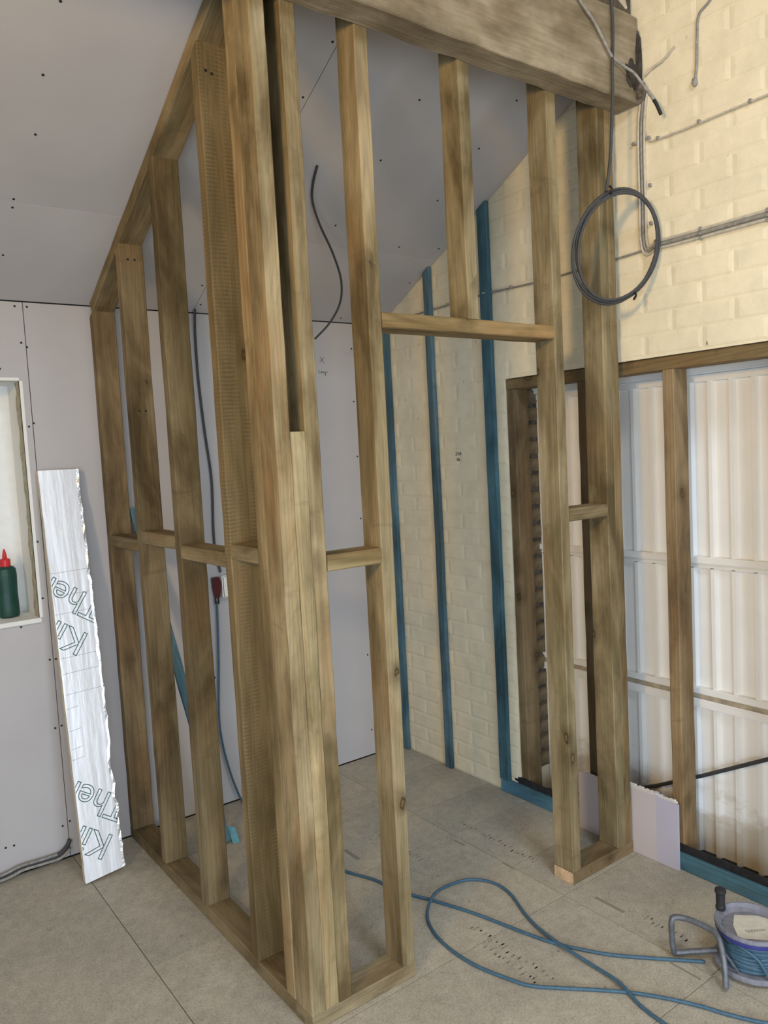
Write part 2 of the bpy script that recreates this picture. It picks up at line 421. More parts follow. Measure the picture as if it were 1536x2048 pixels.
# pencil notes on the board
V, F = [], []
def stroke(pts, r=.0011):
    global V, F
    v, f = tube_vf(spline(pts, 4), r, 5, len(V)); V += v; F += f
yb = YB - .0006
def PX(x, z): return (x, yb, z)
stroke([PX(1.094, 2.062), PX(1.118, 2.032)]); stroke([PX(1.118, 2.060), PX(1.092, 2.034)])
stroke([PX(1.085,1.998), PX(1.083,1.984), PX(1.092,1.983)]); 
stroke([PX(1.095,1.990), PX(1.098,1.984), PX(1.102,1.990), PX(1.098,1.992), PX(1.106,1.984), PX(1.110,1.990), PX(1.114,1.983), PX(1.118,1.990), PX(1.122,1.984), PX(1.124,1.972), PX(1.119,1.975), PX(1.128,1.990), PX(1.136,1.988)])
mesh('pencil_mark', V, F, 'pencil', wall_back)

# ---- ceiling: sloping boards behind the beam
def cpt(x, y, dz=0): return (x, y, ceil(y) + dz)
ce = mesh('ceiling', [cpt(XL, YB+.25, .03), cpt(XR+.2, YB+.25, .03), cpt(XR+.2, .0, .03), cpt(XL, .0, .03), cpt(XL, YB+.25, .08), cpt(XR+.2, YB+.25, .08), cpt(XR+.2, .0, .08), cpt(XL, .0, .08)],
          box_vf((0,0,0),(1,1,1))[1], 'gap', kind='structure')
tag(ce, 'sloping grey plasterboard ceiling with black screw heads and thin joints', 'ceiling')
def csheet(x0, x1, y0, y1):
    g = .0013; x0 += g; x1 -= g; y0 += g; y1 -= g
    mesh('plasterboard_sheet', [cpt(x0,y0), cpt(x1,y0), cpt(x1,y1), cpt(x0,y1), cpt(x0,y0,.014), cpt(x1,y0,.014), cpt(x1,y1,.014), cpt(x0,y1,.014)], box_vf((0,0,0),(1,1,1))[1], 'board', ce)
for x0, x1 in ((XL, -1.955), (-1.955, .445), (.445, XR)):
    csheet(x0, x1, .003, 1.022); csheet(x0, x1, 1.022, YB-.002)
CD = [(-.347,.364),(-.350,.570),(-.335,.760),(-.356,1.009),(-.354,1.044),(-.351,1.258),(.425,.445),(.425,.258),(.846,.919),(.425,1.319),(.464,1.433),(1.21,1.455),(.842,.351),(1.228,.257),(1.230,.464),(1.229,.719),(1.221,.981),(1.435,.959),(1.435,1.182),(.85,.6),(.86,1.2)]
discs('screw_heads', [cpt(x, y, .0003) for x, y in CD], (0, -SL, -1), .0042, 'dot', ce)

# ---- brick wall on the right
OY, OZ, OY2 = .622, 1.867, -1.8            # opening: left jamb, top, right jamb
wall_r = mesh('wall_right', *boxes_vf([((XR+.0020, OY, -.05), (XR+.2, YB+.25, 3.45)), ((XR+.0020, OY2, OZ), (XR+.2, OY, 3.45)), ((XR+.0020, YF, -.05), (XR+.2, OY2, 3.45))]), 'paint', kind='structure')
tag(wall_r, 'cream painted brick wall with wide garage door opening', 'wall')
BL, BH, MJ = .219, .069, .006
def brick_vf(y0, y1, z0, z1, x=XR, d=.012, j=0):
    e = .006
    c = [(x+d, y0, z0), (x+d, y1, z0), (x+d, y1, z1), (x+d, y0, z1),
         (x+.0017, y0, z0), (x+.0017, y1, z0), (x+.0017, y1, z1), (x+.0017, y0, z1),
         (x, y0+e*2.4, z0+e*1.2), (x, y1-e*2.4, z0+e*1.2), (x, y1-e*2.4, z1-e*1.2), (x, y0+e*2.4, z1-e*1.2)]
    f = [(8,9,10,11), (4,5,9,8), (5,6,10,9), (6,7,11,10), (7,4,8,11), (0,1,5,4), (1,2,6,5), (2,3,7,6), (3,0,4,7)]
    return c, f
rb = random.Random(5); near, far = [], []
rows = int(3.2/.075)
for k in range(rows):
    z0 = k*.075 + .002; z1 = z0 + BH
    if z1 > 3.10: break
    y = YB - .002 - (0 if k % 2 else .1125) + .225
    while y > -1.25:
        y1 = min(y, YB - .003); y0 = y - BL
        y -= .225
        if z0 < OZ:                         # beside the opening
            if z1 > OZ + .002 and y0 < OY:  zz0 = OZ + .004
            else: zz0 = z0
            if zz0 == z0:
                if y1 < OY + .02: continue
                y0 = max(y0, OY + .001)
        else: zz0 = z0
        if y1 - y0 < .02 or z1 - zz0 < .015: continue
        if ceil(y1) < z0 and y1 > .05: continue
        (near if y1 > -.75 else far).append((y0, y1, zz0, z1))
near.sort(key=lambda q: (q[0]+q[1])/2 + (0 if q[2] > 1.8 else 2) )
cut = near[300:]; near = near[:300]
cache = {}
for (y0, y1, z0, z1) in near:
    key = (round(y1-y0, 3), round(z1-z0, 3)); cx = Vector((XR + rb.uniform(-.0008, .0006), (y0+y1)/2, (z0+z1)/2))
    if key not in cache:
        v, f = brick_vf(-(y1-y0)/2, (y1-y0)/2, -(z1-z0)/2, (z1-z0)/2, 0)
        me = bpy.data.meshes.new('brick'); me.from_pydata(v, [], f); me.materials.append(M['paint'])
        b = bmesh.new(); b.from_mesh(me); bmesh.ops.recalc_face_normals(b, faces=b.faces)
        for fc in b.faces:
            if fc.index == 0 and fc.normal.x > 0: bmesh.ops.reverse_faces(b, faces=b.faces); break
        b.to_mesh(me); b.free(); me.polygons.foreach_set('use_smooth', [False]*len(me.polygons)); cache[key] = me
    o = bpy.data.objects.new('brick', cache[key]); link(o, wall_r); o.location = cx - root_of(wall_r)
    o.rotation_euler = (rb.uniform(-.006, .006), 0, 0)
V, F = [], []
for q in far + cut:
    v, f = brick_vf(*q); n0 = len(V); V += v; F += [tuple(i+n0 for i in g) for g in f]
if V: mesh('bricks', V, F, 'paint', wall_r, kind='stuff')
# bare bricks of the jamb reveal
rv = []
for k in range(24):
    z0 = .105 + k*.075
    if z0 + .06 > 1.82: break
    o = box('reveal_brick', (XR+.093 + rb.uniform(0, .006), OY-.012 + rb.uniform(-.003, .002), z0+.005), (XR+.197, OY+.02, z0+.065), 'brick_raw', wall_r, bevel=.004)
box('mortar_bed', (XR+.09, OY-.004, .1), (XR+.198, OY+.01, 1.83), 'mortar', wall_r)
V, F = [], []
for k in range(46):                          # flaky mortar edge beside the jamb stud
    z = .12 + k*.037; v, f = box_vf((XR+.088, OY-.046 - rb.uniform(0, .003), z), (XR+.094 + rb.uniform(-.002, .004), OY-.010, z + rb.uniform(.012, .034)), len(V)); V += v; F += f
mesh('mortar_crumbs', V, F, 'mortar', wall_r, kind='stuff')
# pencil scribble on the wall
V, F = [], []
xs = XR - .0006
def PW(y, z): return (xs, y, z)
stroke([PW(.950,1.560), PW(.944,1.563), PW(.942,1.556), PW(.951,1.547), PW(.941,1.547)])
stroke([PW(.934,1.562), PW(.936,1.553), PW(.928,1.553)]); stroke([PW(.929,1.560), PW(.929,1.546)])
stroke([PW(.923,1.547), PW(.918,1.562), PW(.913,1.547)]); stroke([PW(.921,1.553), PW(.915,1.553)])
stroke([PW(.942,1.535), PW(.942,1.520)]); stroke([PW(.936,1.520), PW(.936,1.535), PW(.926,1.520), PW(.926,1.535)])
mesh('pencil_mark', V, F, 'pencil', wall_r)

# ---- the rest of the shell, behind and beside the camera
def shell(name, bs, mat, label): return tag(mesh(name, *boxes_vf(bs), mat, kind='structure'), label, 'wall')
shell('wall_left', [((XL-.15, YF, -.05), (XL, -3.5, .85)), ((XL-.15, -1.9, -.05), (XL, YB+.25, .85)), ((XL-.15, YF, 1.95), (XL, YB+.25, 4.6)), ((XL-.15, YF, .85), (XL, -3.5, 1.95)), ((XL-.15, -1.9, .85), (XL, YB+.25, 1.95))], 'plain', 'plain plastered side wall with a doorway')  # opening made up to go with the added side light
shell('wall_front', [((XL, YF-.15, -.05), (-2.65, YF, 4.6)), ((.85, YF-.15, -.05), (XR+.2, YF, 4.6)), ((-2.65, YF-.15, -.05), (.85, YF, .15)), ((-2.65, YF-.15, 1.95), (.85, YF, 4.6))], 'plain', 'plain plastered wall behind with wide doorway opening')
rf = [(XL, -.0, 3.16), (XR+.2, -.0, 3.16), (XR+.2, -2.1, 4.1), (XL, -2.1, 4.1), (XL, YF, 3.1), (XR+.2, YF, 3.1)]
roof = mesh('ceiling_front', rf + [(a, b, c+.05) for a, b, c in rf], [(0,1,2,3), (3,2,5,4), (6,9,8,7), (9,10,11,8), (0,6,7,1), (4,5,11,10)], 'plain', kind='structure')
tag(roof, 'underside of the roof over the near part of the room', 'ceiling')

# ---- window
win = empty('window_1', ((WX0+WX1)/2, YB+.2, WZ0), kind='structure'); tag(win, 'white window with stained plaster reveal beside the insulation board', 'window')
mesh('reveal', *boxes_vf([((WX1, YB-.001, WZ0), (WX1+.012, YB+.30, WZ1)), ((WX0-.012, YB-.001, WZ0), (WX0, YB+.30, WZ1)), ((WX0, YB-.001, WZ1), (WX1, YB+.30, WZ1+.012))]), 'white_paint', win)
v, f = [], []
rs = random.Random(11); n = 26; pts = []
for i in range(n+1):
    z = WZ0 + (WZ1-WZ0)*i/n; pts.append((z, YB+.055 + rs.uniform(0, .03), YB+.012 + rs.uniform(0, .008)))
for z, ya, yb_ in pts: v += [(WX1-.0012, yb_, z), (WX1-.0012, ya, z)]
for i in range(n): f.append((2*i, 2*i+1, 2*i+3, 2*i+2))
mesh('stain_strip', v, f, 'stain', win)
box('sill', (WX0, YB-.012, WZ0-.018), (WX1+.006, YB+.30, WZ0), 'white_paint', win, bevel=.003)
fy = YB+.215
mesh('frame', *boxes_vf([((WX1-.10, fy, WZ0), (WX1, fy+.06, WZ1)), ((WX0, fy, WZ0), (WX0+.08, fy+.06, WZ1)), ((WX0+.08, fy, WZ1-.08), (WX1-.10, fy+.06, WZ1)), ((WX0+.08, fy, WZ0), (WX1-.10, fy+.06, WZ0+.08)), ((-.80, fy, WZ0+.08), (-.74, fy+.06, WZ1-.08))]), 'white', win)
box('pane', (WX0+.08, fy+.028, WZ0+.08), (-.80, fy+.034, WZ1-.08), 'glass', win)
box('pane', (-.74, fy+.028, WZ0+.08), (WX1-.10, fy+.034, WZ1-.08), 'glass', win)
# greenery outside the window
bmh = bmesh.new(); bmesh.ops.create_icosphere(bmh, subdivisions=4, radius=1)
for vv in bmh.verts:
    k = 1 + .22*math.sin(vv.co.x*9)*math.cos(vv.co.z*11) + rs.uniform(-.06, .06)
    vv.co = Vector((vv.co.x*3.2*k, vv.co.y*.8*k, vv.co.z*1.35*k + .55))
me = bpy.data.meshes.new('hedge'); bmh.to_mesh(me); bmh.free(); me.materials.append(M['hedge'])
hg = bpy.data.objects.new('garden_hedge', me); link(hg); hg.location = (-.4, 5.2, 0)
tag(hg, 'green hedge outside the small white window', 'hedge')

# ---- garage door behind the opening
dr = empty('door_1', (XR+.21, -.5, .03), kind='structure'); tag(dr, 'white ribbed steel garage door with horizontal rails', 'door')
DX = XR + .205
PR = [(0, 0), (.044, 0), (.050, -.017), (.064, -.017), (.070, 0), (.082, 0)]
def ribbed(z0, z1, mat='door'):
    y = .136 + .082*7 - .05; ys = []
    while y > -1.9:
        for (a, b) in PR[:-1]: ys.append((y - a, DX + b))
        y -= .082
    v, f = [], []
    for (yy, xx) in ys: v += [(xx, yy, z0), (xx, yy, z1), (xx+.004, yy, z0), (xx+.004, yy, z1)]
    for i in range(len(ys)-1):
        a, b = 4*i, 4*(i+1); f += [(a, a+1, b+1, b), (a+2, b+2, b+3, a+3)]
    return mesh('ribbed_panel', v, f, mat, dr)
ribbed(1.128, 1.785); ribbed(.628, 1.098); ribbed(-.045, .560, 'door_dirty')
def rail(z0, z1, d, nm='rail'): return box(nm, (DX-d, -1.9, z0), (DX+.003, .70, z1), 'door', dr, bevel=.003)
rail(1.106, 1.132, .030); rail(1.088, 1.104, .020); rail(.607, .632, .026); rail(.556, .589, .030)
box('rail_seal', (DX-.024, -1.9, .590), (DX+.003, .70, .6065), simple('tan_seal', (.42, .36, .27), .7, 0, .25, 25), dr)
rail(1.776, 1.800, .022); rail(1.802, 1.830, .034); rail(1.832, 1.85, .022, 'head_strip'); rail(1.852, 1.97, .010, 'head_panel')
tube('brace_rod', [(DX-.045, .42, -.02+.05), (DX-.045, .025, .195), (DX-.045, -.434, .44), (DX-.045, -1.2, .86)], .0075, 'cable_grey', dr, n=2)
# black membrane upstand under the opening, with the lower threshold behind it
thr = box('trim_2', (XR+.010, OY2, -.10), (XR+.30, OY-.001, -.045), 'mortar', kind='structure')
tag(thr, 'low rough threshold behind the black membrane under the garage door', 'threshold')
stp = box('trim_1', (XR+.0045, OY2, -.02), (XR+.0095, OY-.001, .088), 'membrane', kind='structure')
tag(stp, 'black membrane upstand under the garage door opening', 'membrane')
rs2 = random.Random(2); v, f = [], []
for i in range(40):
    y = OY + .03 - i*.06; v += [(XR+.001, y, .055), (XR+.0012 + rs2.uniform(-.0015, .0005), y, .090 + rs2.uniform(-.001, .0015)), (XR+.010, y, .088)]
for i in range(39):
    a, b = 3*i, 3*i+3; f += [(a, a+1, b+1, b), (a+1, a+2, b+2, b+1)]
mesh('membrane_lap', v, f, 'membrane', stp)

# ================================================================== BEAM
BZ = 2.744
bm_ = timber('roof_beam', (XL+.02, -.048, (BZ+3.035)/2), (XR-.012, -.048, (BZ+3.035)/2), (0, 0, 1), 3.035-BZ, .095, 'beam', seg=.06, jit=.002)
tag(bm_, 'large old grey brown timber beam across the top of the frame', 'beam')
vb = box('trim_3', (XL+.02, -.07, 3.037), (XR-.01, -.002, 3.155), 'roof', kind='structure'); tag(vb, 'dark timber packing above the big beam', 'packing')  # added block, its dark colour replaces the void's shade
# broken pocket around the beam end; dark blobs stand in for the hole's shade
def blob(name, c, r, mat, parent=None, seed=1, amp=.3, sub=2):
    b = bmesh.new(); bmesh.ops.create_icosphere(b, subdivisions=sub, radius=1); q = random.Random(seed)
    for v in b.verts:
        k = 1 + q.uniform(-amp, amp); v.co = Vector((v.co.x*r[0]*k, v.co.y*r[1]*k, v.co.z*r[2]*k))
    me = bpy.data.meshes.new(name); b.to_mesh(me); b.free(); me.materials.append(M[mat])
    o = bpy.data.objects.new(name, me); link(o, parent); o.location = Vector(c) - root_of(parent); return o
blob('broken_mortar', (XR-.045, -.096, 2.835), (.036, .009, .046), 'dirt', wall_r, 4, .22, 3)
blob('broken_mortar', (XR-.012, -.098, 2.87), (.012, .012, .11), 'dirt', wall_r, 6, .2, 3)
blob('broken_mortar', (XR-.008, -.106, 2.775), (.02, .018, .03), 'mortar', wall_r, 5, .35)
ins = blob('insulation_scrap', (1.36, -.03, 3.10), (.085, .06, .05), 'silver', None, 8, .4)
tag(ins, 'crumpled silvery insulation stuffed above the beam end', 'insulation')

# ================================================================== STUD PARTITIONS
def vstud(name, x0, x1, y0, y1, z0, z1, mat='wood', parent=None, tint=(1, 1, 1), top=None, wane=None):
    sx, sy = x1 - x0, y1 - y0
    if sx >= sy: return timber(name, ((x0+x1)/2, (y0+y1)/2, z0), ((x0+x1)/2, (y0+y1)/2, z1), (1, 0, 0), sx, sy, mat, parent, tint, top=top, wane=wane)
    return timber(name, ((x0+x1)/2, (y0+y1)/2, z0), ((x0+x1)/2, (y0+y1)/2, z1), (0, 1, 0), sy, sx, mat, parent, tint, top=top, wane=wane)
def screws(st, pts, nrm):
    discs('screw', pts, nrm, .0042, 'dot', st, kind=None)
TP = .0503                                    # vertical thickness of the sloping plate
lp = empty('side_stud_partition', (Wd/2, .78, 0), 'left timber stud frame running back to the plasterboard wall under the sloping ceiling', 'stud frame')
under = lambda y: ceil(y) - TP - .002
def lst(y0, mat, tint, y1=None): return vstud('stud', 0, Wd, y0, (y1 or y0 + T), T+.001, under(y0 + T/2), mat, lp, tint, top=under)
l1 = lst(1.441, 'wood_old', (1.15, 1.1, 1.0)); l2 = lst(1.075, 'wood', (.74, .67, .58)); l3 = lst(.698, 'wood', (.70, .65, .56))
l4 = vstud('stud', 0, .098, .312, .357, T+.001, under(.334), 'wood_saw', lp, (.98, .92, .82), top=under); l5 = lst(Wd+.002, 'wood', (1.05, .95, .78), y1=.143)
timber('sole_plate', (Wd/2, Wd, T/2), (Wd/2, YB-.002, T/2), (1, 0, 0), Wd, T, 'wood', lp, (.82, .76, .68))
th = math.atan(SL); off = T/2/math.cos(th) + .002
timber('top_plate', (Wd/2, YB-.03, ceil(YB-.03)-off), (Wd/2, .025, ceil(.025)-off), (1, 0, 0), Wd, T, 'wood', lp, (.86, .80, .70))
for (ya, yb_, z0, tint) in ((1.12, 1.441, 1.255, (.8, .76, .66)), (.743, 1.075, 1.290, (1.0, .96, .88)), (.357, .698, 1.262, (1.1, 1.04, .92)), (.143, .312, 1.290, (.95, .9, .8))):
    timber('noggin', (Wd/2, ya+.0005, z0+T/2), (Wd/2, yb_-.0005, z0+T/2), (1, 0, 0), Wd, T, 'wood', lp, tint)
screws(l4, [(.022, .3115, 2.68), (.04, .3115, 2.675)], (0, -1, 0))
screws(l2, [(.03, 1.0745, 2.33), (.055, 1.0745, 2.33), (.03, 1.0745, 1.78), (.055, 1.0745, 1.78)], (0, -1, 0))

fp = empty('door_stud_partition', (.75, Wd/2, 0), 'front timber stud frame with doorway opening, standing under the big beam', 'stud frame')
ftop = lambda y: ceil(y) - .004
f1 = vstud('stud', 0, T, 0, Wd, T+.001, under(.05), 'wood', fp, (1.16, 1.10, 1.0), top=under)
f1b = vstud('stud', T, 2*T, .0005, Wd, T+.001, 1.648, 'wood', fp, (1.30, 1.26, 1.12))
f2 = vstud('stud', 2*T, 3*T, .001, Wd, T+.001, ftop(.05), 'wood', fp, (1.08, 1.02, .90), top=ftop)
f3 = vstud('stud', .319, .364, 0, Wd, T+.001, ftop(.05), 'wood', fp, (1.0, .95, .84), top=ftop)
f4 = vstud('stud', 1.092, 1.137, 0, Wd, T+.001, ftop(.05), 'wood', fp, (1.02, .98, .88), top=ftop)
f5 = vstud('stud', 1.350, 1.395, 0, Wd, T+.001, ftop(.05), 'wood', fp, (.98, .94, .84), top=ftop)
f6 = vstud('stud', 1.395, 1.438, 0, Wd, T+.001, ftop(.05), 'wood', fp, (.94, .84, .68), top=ftop, wane=((3, 4), .016, 2.3, .6))
cr = vstud('cripple_stud', .700, .745, 0, Wd, 1.978, ftop(.05), 'wood', fp, (1.0, .96, .84), top=ftop)
timber('sole_plate', (0, Wd/2, T/2), (.364, Wd/2, T/2), (0, 1, 0), Wd, T, 'wood', fp, (.95, .90, .84))
sp2 = timber('sole_plate', (1.092, Wd/2, T/2), (1.440, Wd/2, T/2), (0, 1, 0), Wd, T, 'wood', fp, (.86, .78, .70))
ce_ = timber('cut_end', (1.0912, Wd/2, T/2), (1.0925, Wd/2, T/2), (0, 1, 0), Wd-.002, T-.002, 'wood_fresh', sp2 if False else fp); ce_['label'] = 'fresh orange cut end of the sole plate'
timber('header', (.3645, Wd/2, 1.955), (1.0915, Wd/2, 1.955), (0, 1, 0), Wd, T, 'wood', fp, (1.25, 1.08, .82))
timber('noggin', (3*T+.0005, Wd/2, 1.287), (.3185, Wd/2, 1.287), (0, 1, 0), Wd, T, 'wood', fp, (1.2, 1.12, .96))
timber('noggin', (1.1375, Wd/2, 1.328), (1.3495, Wd/2, 1.328), (0, 1, 0), Wd, T, 'wood', fp, (1.0, .92, .80))
screws(f3, [(.342, -.0005, .10), (.335, -.0005, .10)], (0, -1, 0)); screws(f2, [(.112, -.0003, .10), (.12, -.0003, .10)], (0, -1, 0))
screws(f5, [(1.372, -.0005, .10)], (0, -1, 0)); screws(f6, [(1.418, -.0005, .10)], (0, -1, 0))

op = empty('opening_stud_frame', (XR+.05, -.2, .1), 'brown timber studs and head rail inside the garage door opening', 'stud frame')
timber('head_rail', (XR+.054, OY-.003, 1.842), (XR+.054, OY2+.01, 1.842), (1, 0, 0), .085, T, 'wood_old', op, (1.1, 1.02, .84))
for (y0, tint) in ((OY-.048, (1.0, .94, .84)), (.190, (.86, .76, .66)), (-.190, (1.25, 1.15, 1.0)), (-.570, (1.1, 1, .9)), (-.95, (1.1, 1, .9)), (-1.33, (1.1, 1, .9)), (-1.71, (1.1, 1, .9))):
    timber('stud', (XR+.054, y0+T/2, -.04), (XR+.054, y0+T/2, 1.819), (1, 0, 0), .085, T, 'wood_old', op, tint)

# ================================================================== BLUE BATTENS
def batten(y0, y1, z0, z1, label, tint=(1, 1, 1)):
    o = timber('wall_batten', (XR-.011, (y0+y1)/2, z0), (XR-.011, (y0+y1)/2, z1), (0, 1, 0), y1-y0, .021, 'wood_blue', None, tint, top=lambda y: ceil(y)-.006)
    return tag(o, label, 'batten', 'blue battens on the brick wall')
batten(.668, .728, .063, ceil(.70)-.006, 'blue stained batten on the brick wall nearest the garage door opening', (.85, .95, .92))
batten(1.062, 1.110, .004, ceil(1.09)-.006, 'middle blue stained batten of the three on the brick wall', (1.15, 1.05, 1.05))
batten(1.408, 1.450, .004, ceil(1.43)-.006, 'blue stained batten on the brick wall in the back corner', (1, 1, 1))
o = timber('base_strip', (XR-.0045, .728, .031), (XR-.0045, OY2, .031), (0, 0, 1), .062, .017, 'wood_blue', None, (1.35, 1.55, 1.6))
tag(o, 'long blue strip along the floor under the garage door opening', 'strip')
o = timber('leaning_batten', (.284, 1.150, .006), (.112, 1.462, 1.40), (1, 0, 0), .040, .018, 'wood_blue', None, (1.5, 1.45, 1.4))
tag(o, 'bright blue batten leaning against the back wall behind the side studs', 'batten')

# ================================================================== INSULATION BOARD
A = Vector((-.19, 1.22, 0)); B = Vector((-.181, 1.452, 1.579)); vdir = (B - A); LB = vdir.length; vdir.normalize()
udir = (Vector((1, 0, 0)) - vdir*vdir.x).normalized(); ndir = udir.cross(vdir)        # ndir points to the room (-y)
if ndir.y > 0: ndir = -ndir
ib = empty('insulation_board', A, 'foil faced insulation board offcut with green lettering leaning by the window', 'insulation')
def UV(u, v, d=0): return A + udir*u + vdir*v + ndir*d
TH = .03; HW = .0735; n = 60; re_ = random.Random(9)
lo_, ro_, V, F = [], [], [], []
for i in range(n+1):
    v = LB*i/n
    l = -HW + re_.uniform(-.0008, .0008); r = HW + re_.uniform(-.003, .002)
    if .28 < v < .5: r += -.006 + .006*math.sin(v*40)
    if v < .05: pass
    lo_.append((l, v)); ro_.append((r, v))
ends = lambda u: -.007 + (u+HW)*.13 + re_.uniform(-.002, .002)
def slab(name, d0, d1, mat, inset=0):
    V, F = [], []
    for i in range(n+1):
        (l, v), (r, _) = lo_[i], ro_[i]
        vl = v + (.004 if i == 0 else 0); vr = v + (.020 if i == 0 else 0)
        for (u, vv) in ((l+inset, vl), (r-inset, vr)):
            V += [UV(u, vv, d0), UV(u, vv, d1)]
    for i in range(n):
        a, b = 4*i, 4*i+4
        F += [(a+1, a+3, b+3, b+1), (a, b, b+2, a+2), (a, a+1, b+1, b), (a+2, b+2, b+3, a+3)]
    F += [(0, 2, 3, 1), (4*n, 4*n+1, 4*n+3, 4*n+2)]
    return mesh(name, V, F, mat, ib)
slab('foam_core', -TH, -.001, 'foam', .0004)
slab('foil_face', -.001, .0006, 'foil')
V, F = [], []                               # torn foil along the right-hand edge
for i in range(n+1):
    (r, v) = ro_[i]
    if i == 0: v += .02
    V += [UV(r-.003-re_.uniform(0, .004), v, .001), UV(r+.003+re_.uniform(0, .002), v, .0005+re_.uniform(0, .005)), UV(r+.0035, v, -.016+re_.uniform(-.008, .006))]
for i in range(n):
    a = 3*i; F += [(a, a+1, a+4, a+3), (a+1, a+2, a+5, a+4)]
mesh('torn_foil_edge', V, F, 'foil_edge', ib)
def lettering(body, u0, v0, size, rot):
    cu = bpy.data.curves.new('lettering', 'FONT'); cu.body = body; cu.size = size; cu.fill_mode = 'NONE'
    cu.bevel_depth = .0015; cu.bevel_resolution = 1; cu.resolution_u = 5; cu.space_character = .96
    ob = bpy.data.objects.new('lettering', cu); COL.objects.link(ob)
    dg = bpy.context.evaluated_depsgraph_get(); me = bpy.data.meshes.new_from_object(ob.evaluated_get(dg))
    bpy.data.objects.remove(ob)
    b = bmesh.new(); b.from_mesh(me); c, s = math.cos(rot), math.sin(rot)
    for v in b.verts:
        x, y, z = v.co; v.co = Vector((u0 + c*x - s*y, v0 + s*x + c*y, z*.35))
    for co, no in (((-HW+.002, 0, 0), (-1, 0, 0)), ((HW-.002, 0, 0), (1, 0, 0))):
        bmesh.ops.bisect_plane(b, geom=list(b.verts)+list(b.edges)+list(b.faces), plane_co=co, plane_no=no, clear_outer=True)
    for v in b.verts: v.co = UV(v.co.x, v.co.y, .0009 + v.co.z) - A
    b.to_mesh(me); b.free(); me.name = 'lettering'; me.materials.clear(); me.materials.append(M['ink'])
    o = bpy.data.objects.new('lettering', me); link(o, ib); return o
ROT = math.radians(146)
for du, dv in ((0, 0), (-.004, .789)):
    lettering('Kingspan', .052+du, .145+dv, .135, ROT); lettering('Therma', .130+du, .262+dv, .135, ROT)
# thin print lines across the foil
for v_ in (1.19, .86, .80, .72, .665, .58, .51, .47, 1.03, 1.10):
    a, b2 = (-HW+.003, -HW+.05) if v_ < .7 else (-HW+.003, HW-.006)
    mesh('print_line', [UV(a, v_, .0008), UV(b2, v_+.006, .0008), UV(b2, v_+.0072, .0008), UV(a, v_+.0012, .0008)], [(0, 1, 2, 3)], 'cable_dust', ib)

# ================================================================== PLASTERBOARD OFFCUT
oc = empty('plasterboard_offcut', (XR-.024, .03, 0), 'torn pinkish lilac plasterboard offcut standing beside the door frame foot', 'plasterboard')
def torn(y0, y1, zt0, zt1, mat, name, seed):
    q = random.Random(seed); n = 12; V, F = [], []; x0, x1 = XR-.030, XR-.018
    for i in range(n+1):
        s = i/n; y = y0 + (y1-y0)*s; z = zt0 + (zt1-zt0)*s + q.uniform(-.005, .005)
        V += [(x0, y, .001), (x0+.004, y, z), (x1, y, .001), (x1+.002, y, z - .004)]
    for i in range(n):
        a, b = 4*i, 4*i+4; F += [(a, b, b+1, a+1), (a+2, a+3, b+3, b+2), (a+1, b+1, b+3, a+3), (a, a+2, b+2, b)]
    F += [(0, 1, 3, 2), (4*n, 4*n+2, 4*n+3, 4*n+1)]
    return mesh(name, V, F, mat, oc)
torn(.262, -.100, .238, .268, 'board_pink', 'pink_face', 1); torn(-.100, -.190, .268, .252, 'board_lilac', 'lilac_edge', 2)
V, F = [], []
for i in range(30):
    y = .012 - i*.0067; v, f = box_vf((XR-.0262, y-.005, .252), (XR-.0185, y+.003, .2665 + re_.uniform(-.003, .003) - (.006*i/30)), len(V)); V += v; F += f
mesh('torn_core', V, F, 'board_core', oc, kind='stuff')

# ================================================================== CABLES
def cable(name, pts, r, mat, label, cat='cable', **k):
    o = tube(name, pts, r, mat, **k); return tag(o, label, cat)
F1 = [(.512,1.440,.006),(.49,1.25,.006),(.485,.95,.006),(.505,.75,.006),(.526,.628,.006),(.575,.501,.006),(.598,.379,.006),(.653,.250,.006),(.706,.104,.006),(.754,-.080,.006),(.783,-.171,.006),(.814,-.235,.006),(.869,-.325,.006),(.946,-.414,.006),(1.038,-.514,.006),(1.05,-.528,.006)]
BC = [(.459,1.470,.95),(.445,1.465,.68),(.427,1.462,.435),(.434,1.46,.294),(.462,1.455,.145),(.500,1.452,.020)]
cable('extension_cable', BC + F1, .0052, 'cable_blue', 'blue cable running from the back wall across the floor to the reel')
F2 = [(.73,-.80,.006),(.741,-.616,.006),(.753,-.514,.006),(.779,-.428,.012),(.787,-.333,.008),(.783,-.221,.014),(.802,-.101,.008),(.830,-.009,.006),(.880,.109,.006),(.884,.200,.006),(.837,.269,.006),(.759,.291,.007),(.664,.269,.017),(.580,.205,.006),(.535,.117,.006),(.518,.019,.006),(.524,-.089,.006),(.552,-.188,.006),(.582,-.260,.006),(.640,-.324,.006),(.719,-.404,.006),(.775,-.466,.006),(.829,-.542,.006),(.874,-.623,.006),(.903,-.693,.006),(.949,-.774,.006),(1.02,-.86,.006)]
cable('loop_cable', F2, .0052, 'cable_blue', 'blue cable lying in a wide loop on the floor')
WC = [(.447,YB-.02,2.20),(.447,YB-.012,2.114),(.448,YB-.012,1.94),(.460,YB-.012,1.72),(.477,YB-.012,1.497),(.469,YB-.012,1.272),(.472,YB-.012,1.181),(.486,YB-.018,1.078)]
cable('wall_cable', [(.447, YB-.03, ceil(YB-.03)-.004)] + WC, .0055, 'cable_grey', 'thin grey cable hanging down the back wall to the white box')
CC = [(.612,.671,2.632),(.636,.743,2.594),(.675,.815,2.556),(.750,.888,2.495),(.851,.960,2.415),(.935,1.032,2.326),(.973,1.105,2.246),(.962,1.178,2.171),(.923,1.250,2.107)]
cable('ceiling_cable', CC, .0048, 'cable_grey', 'grey cable end dangling from the sloping ceiling')
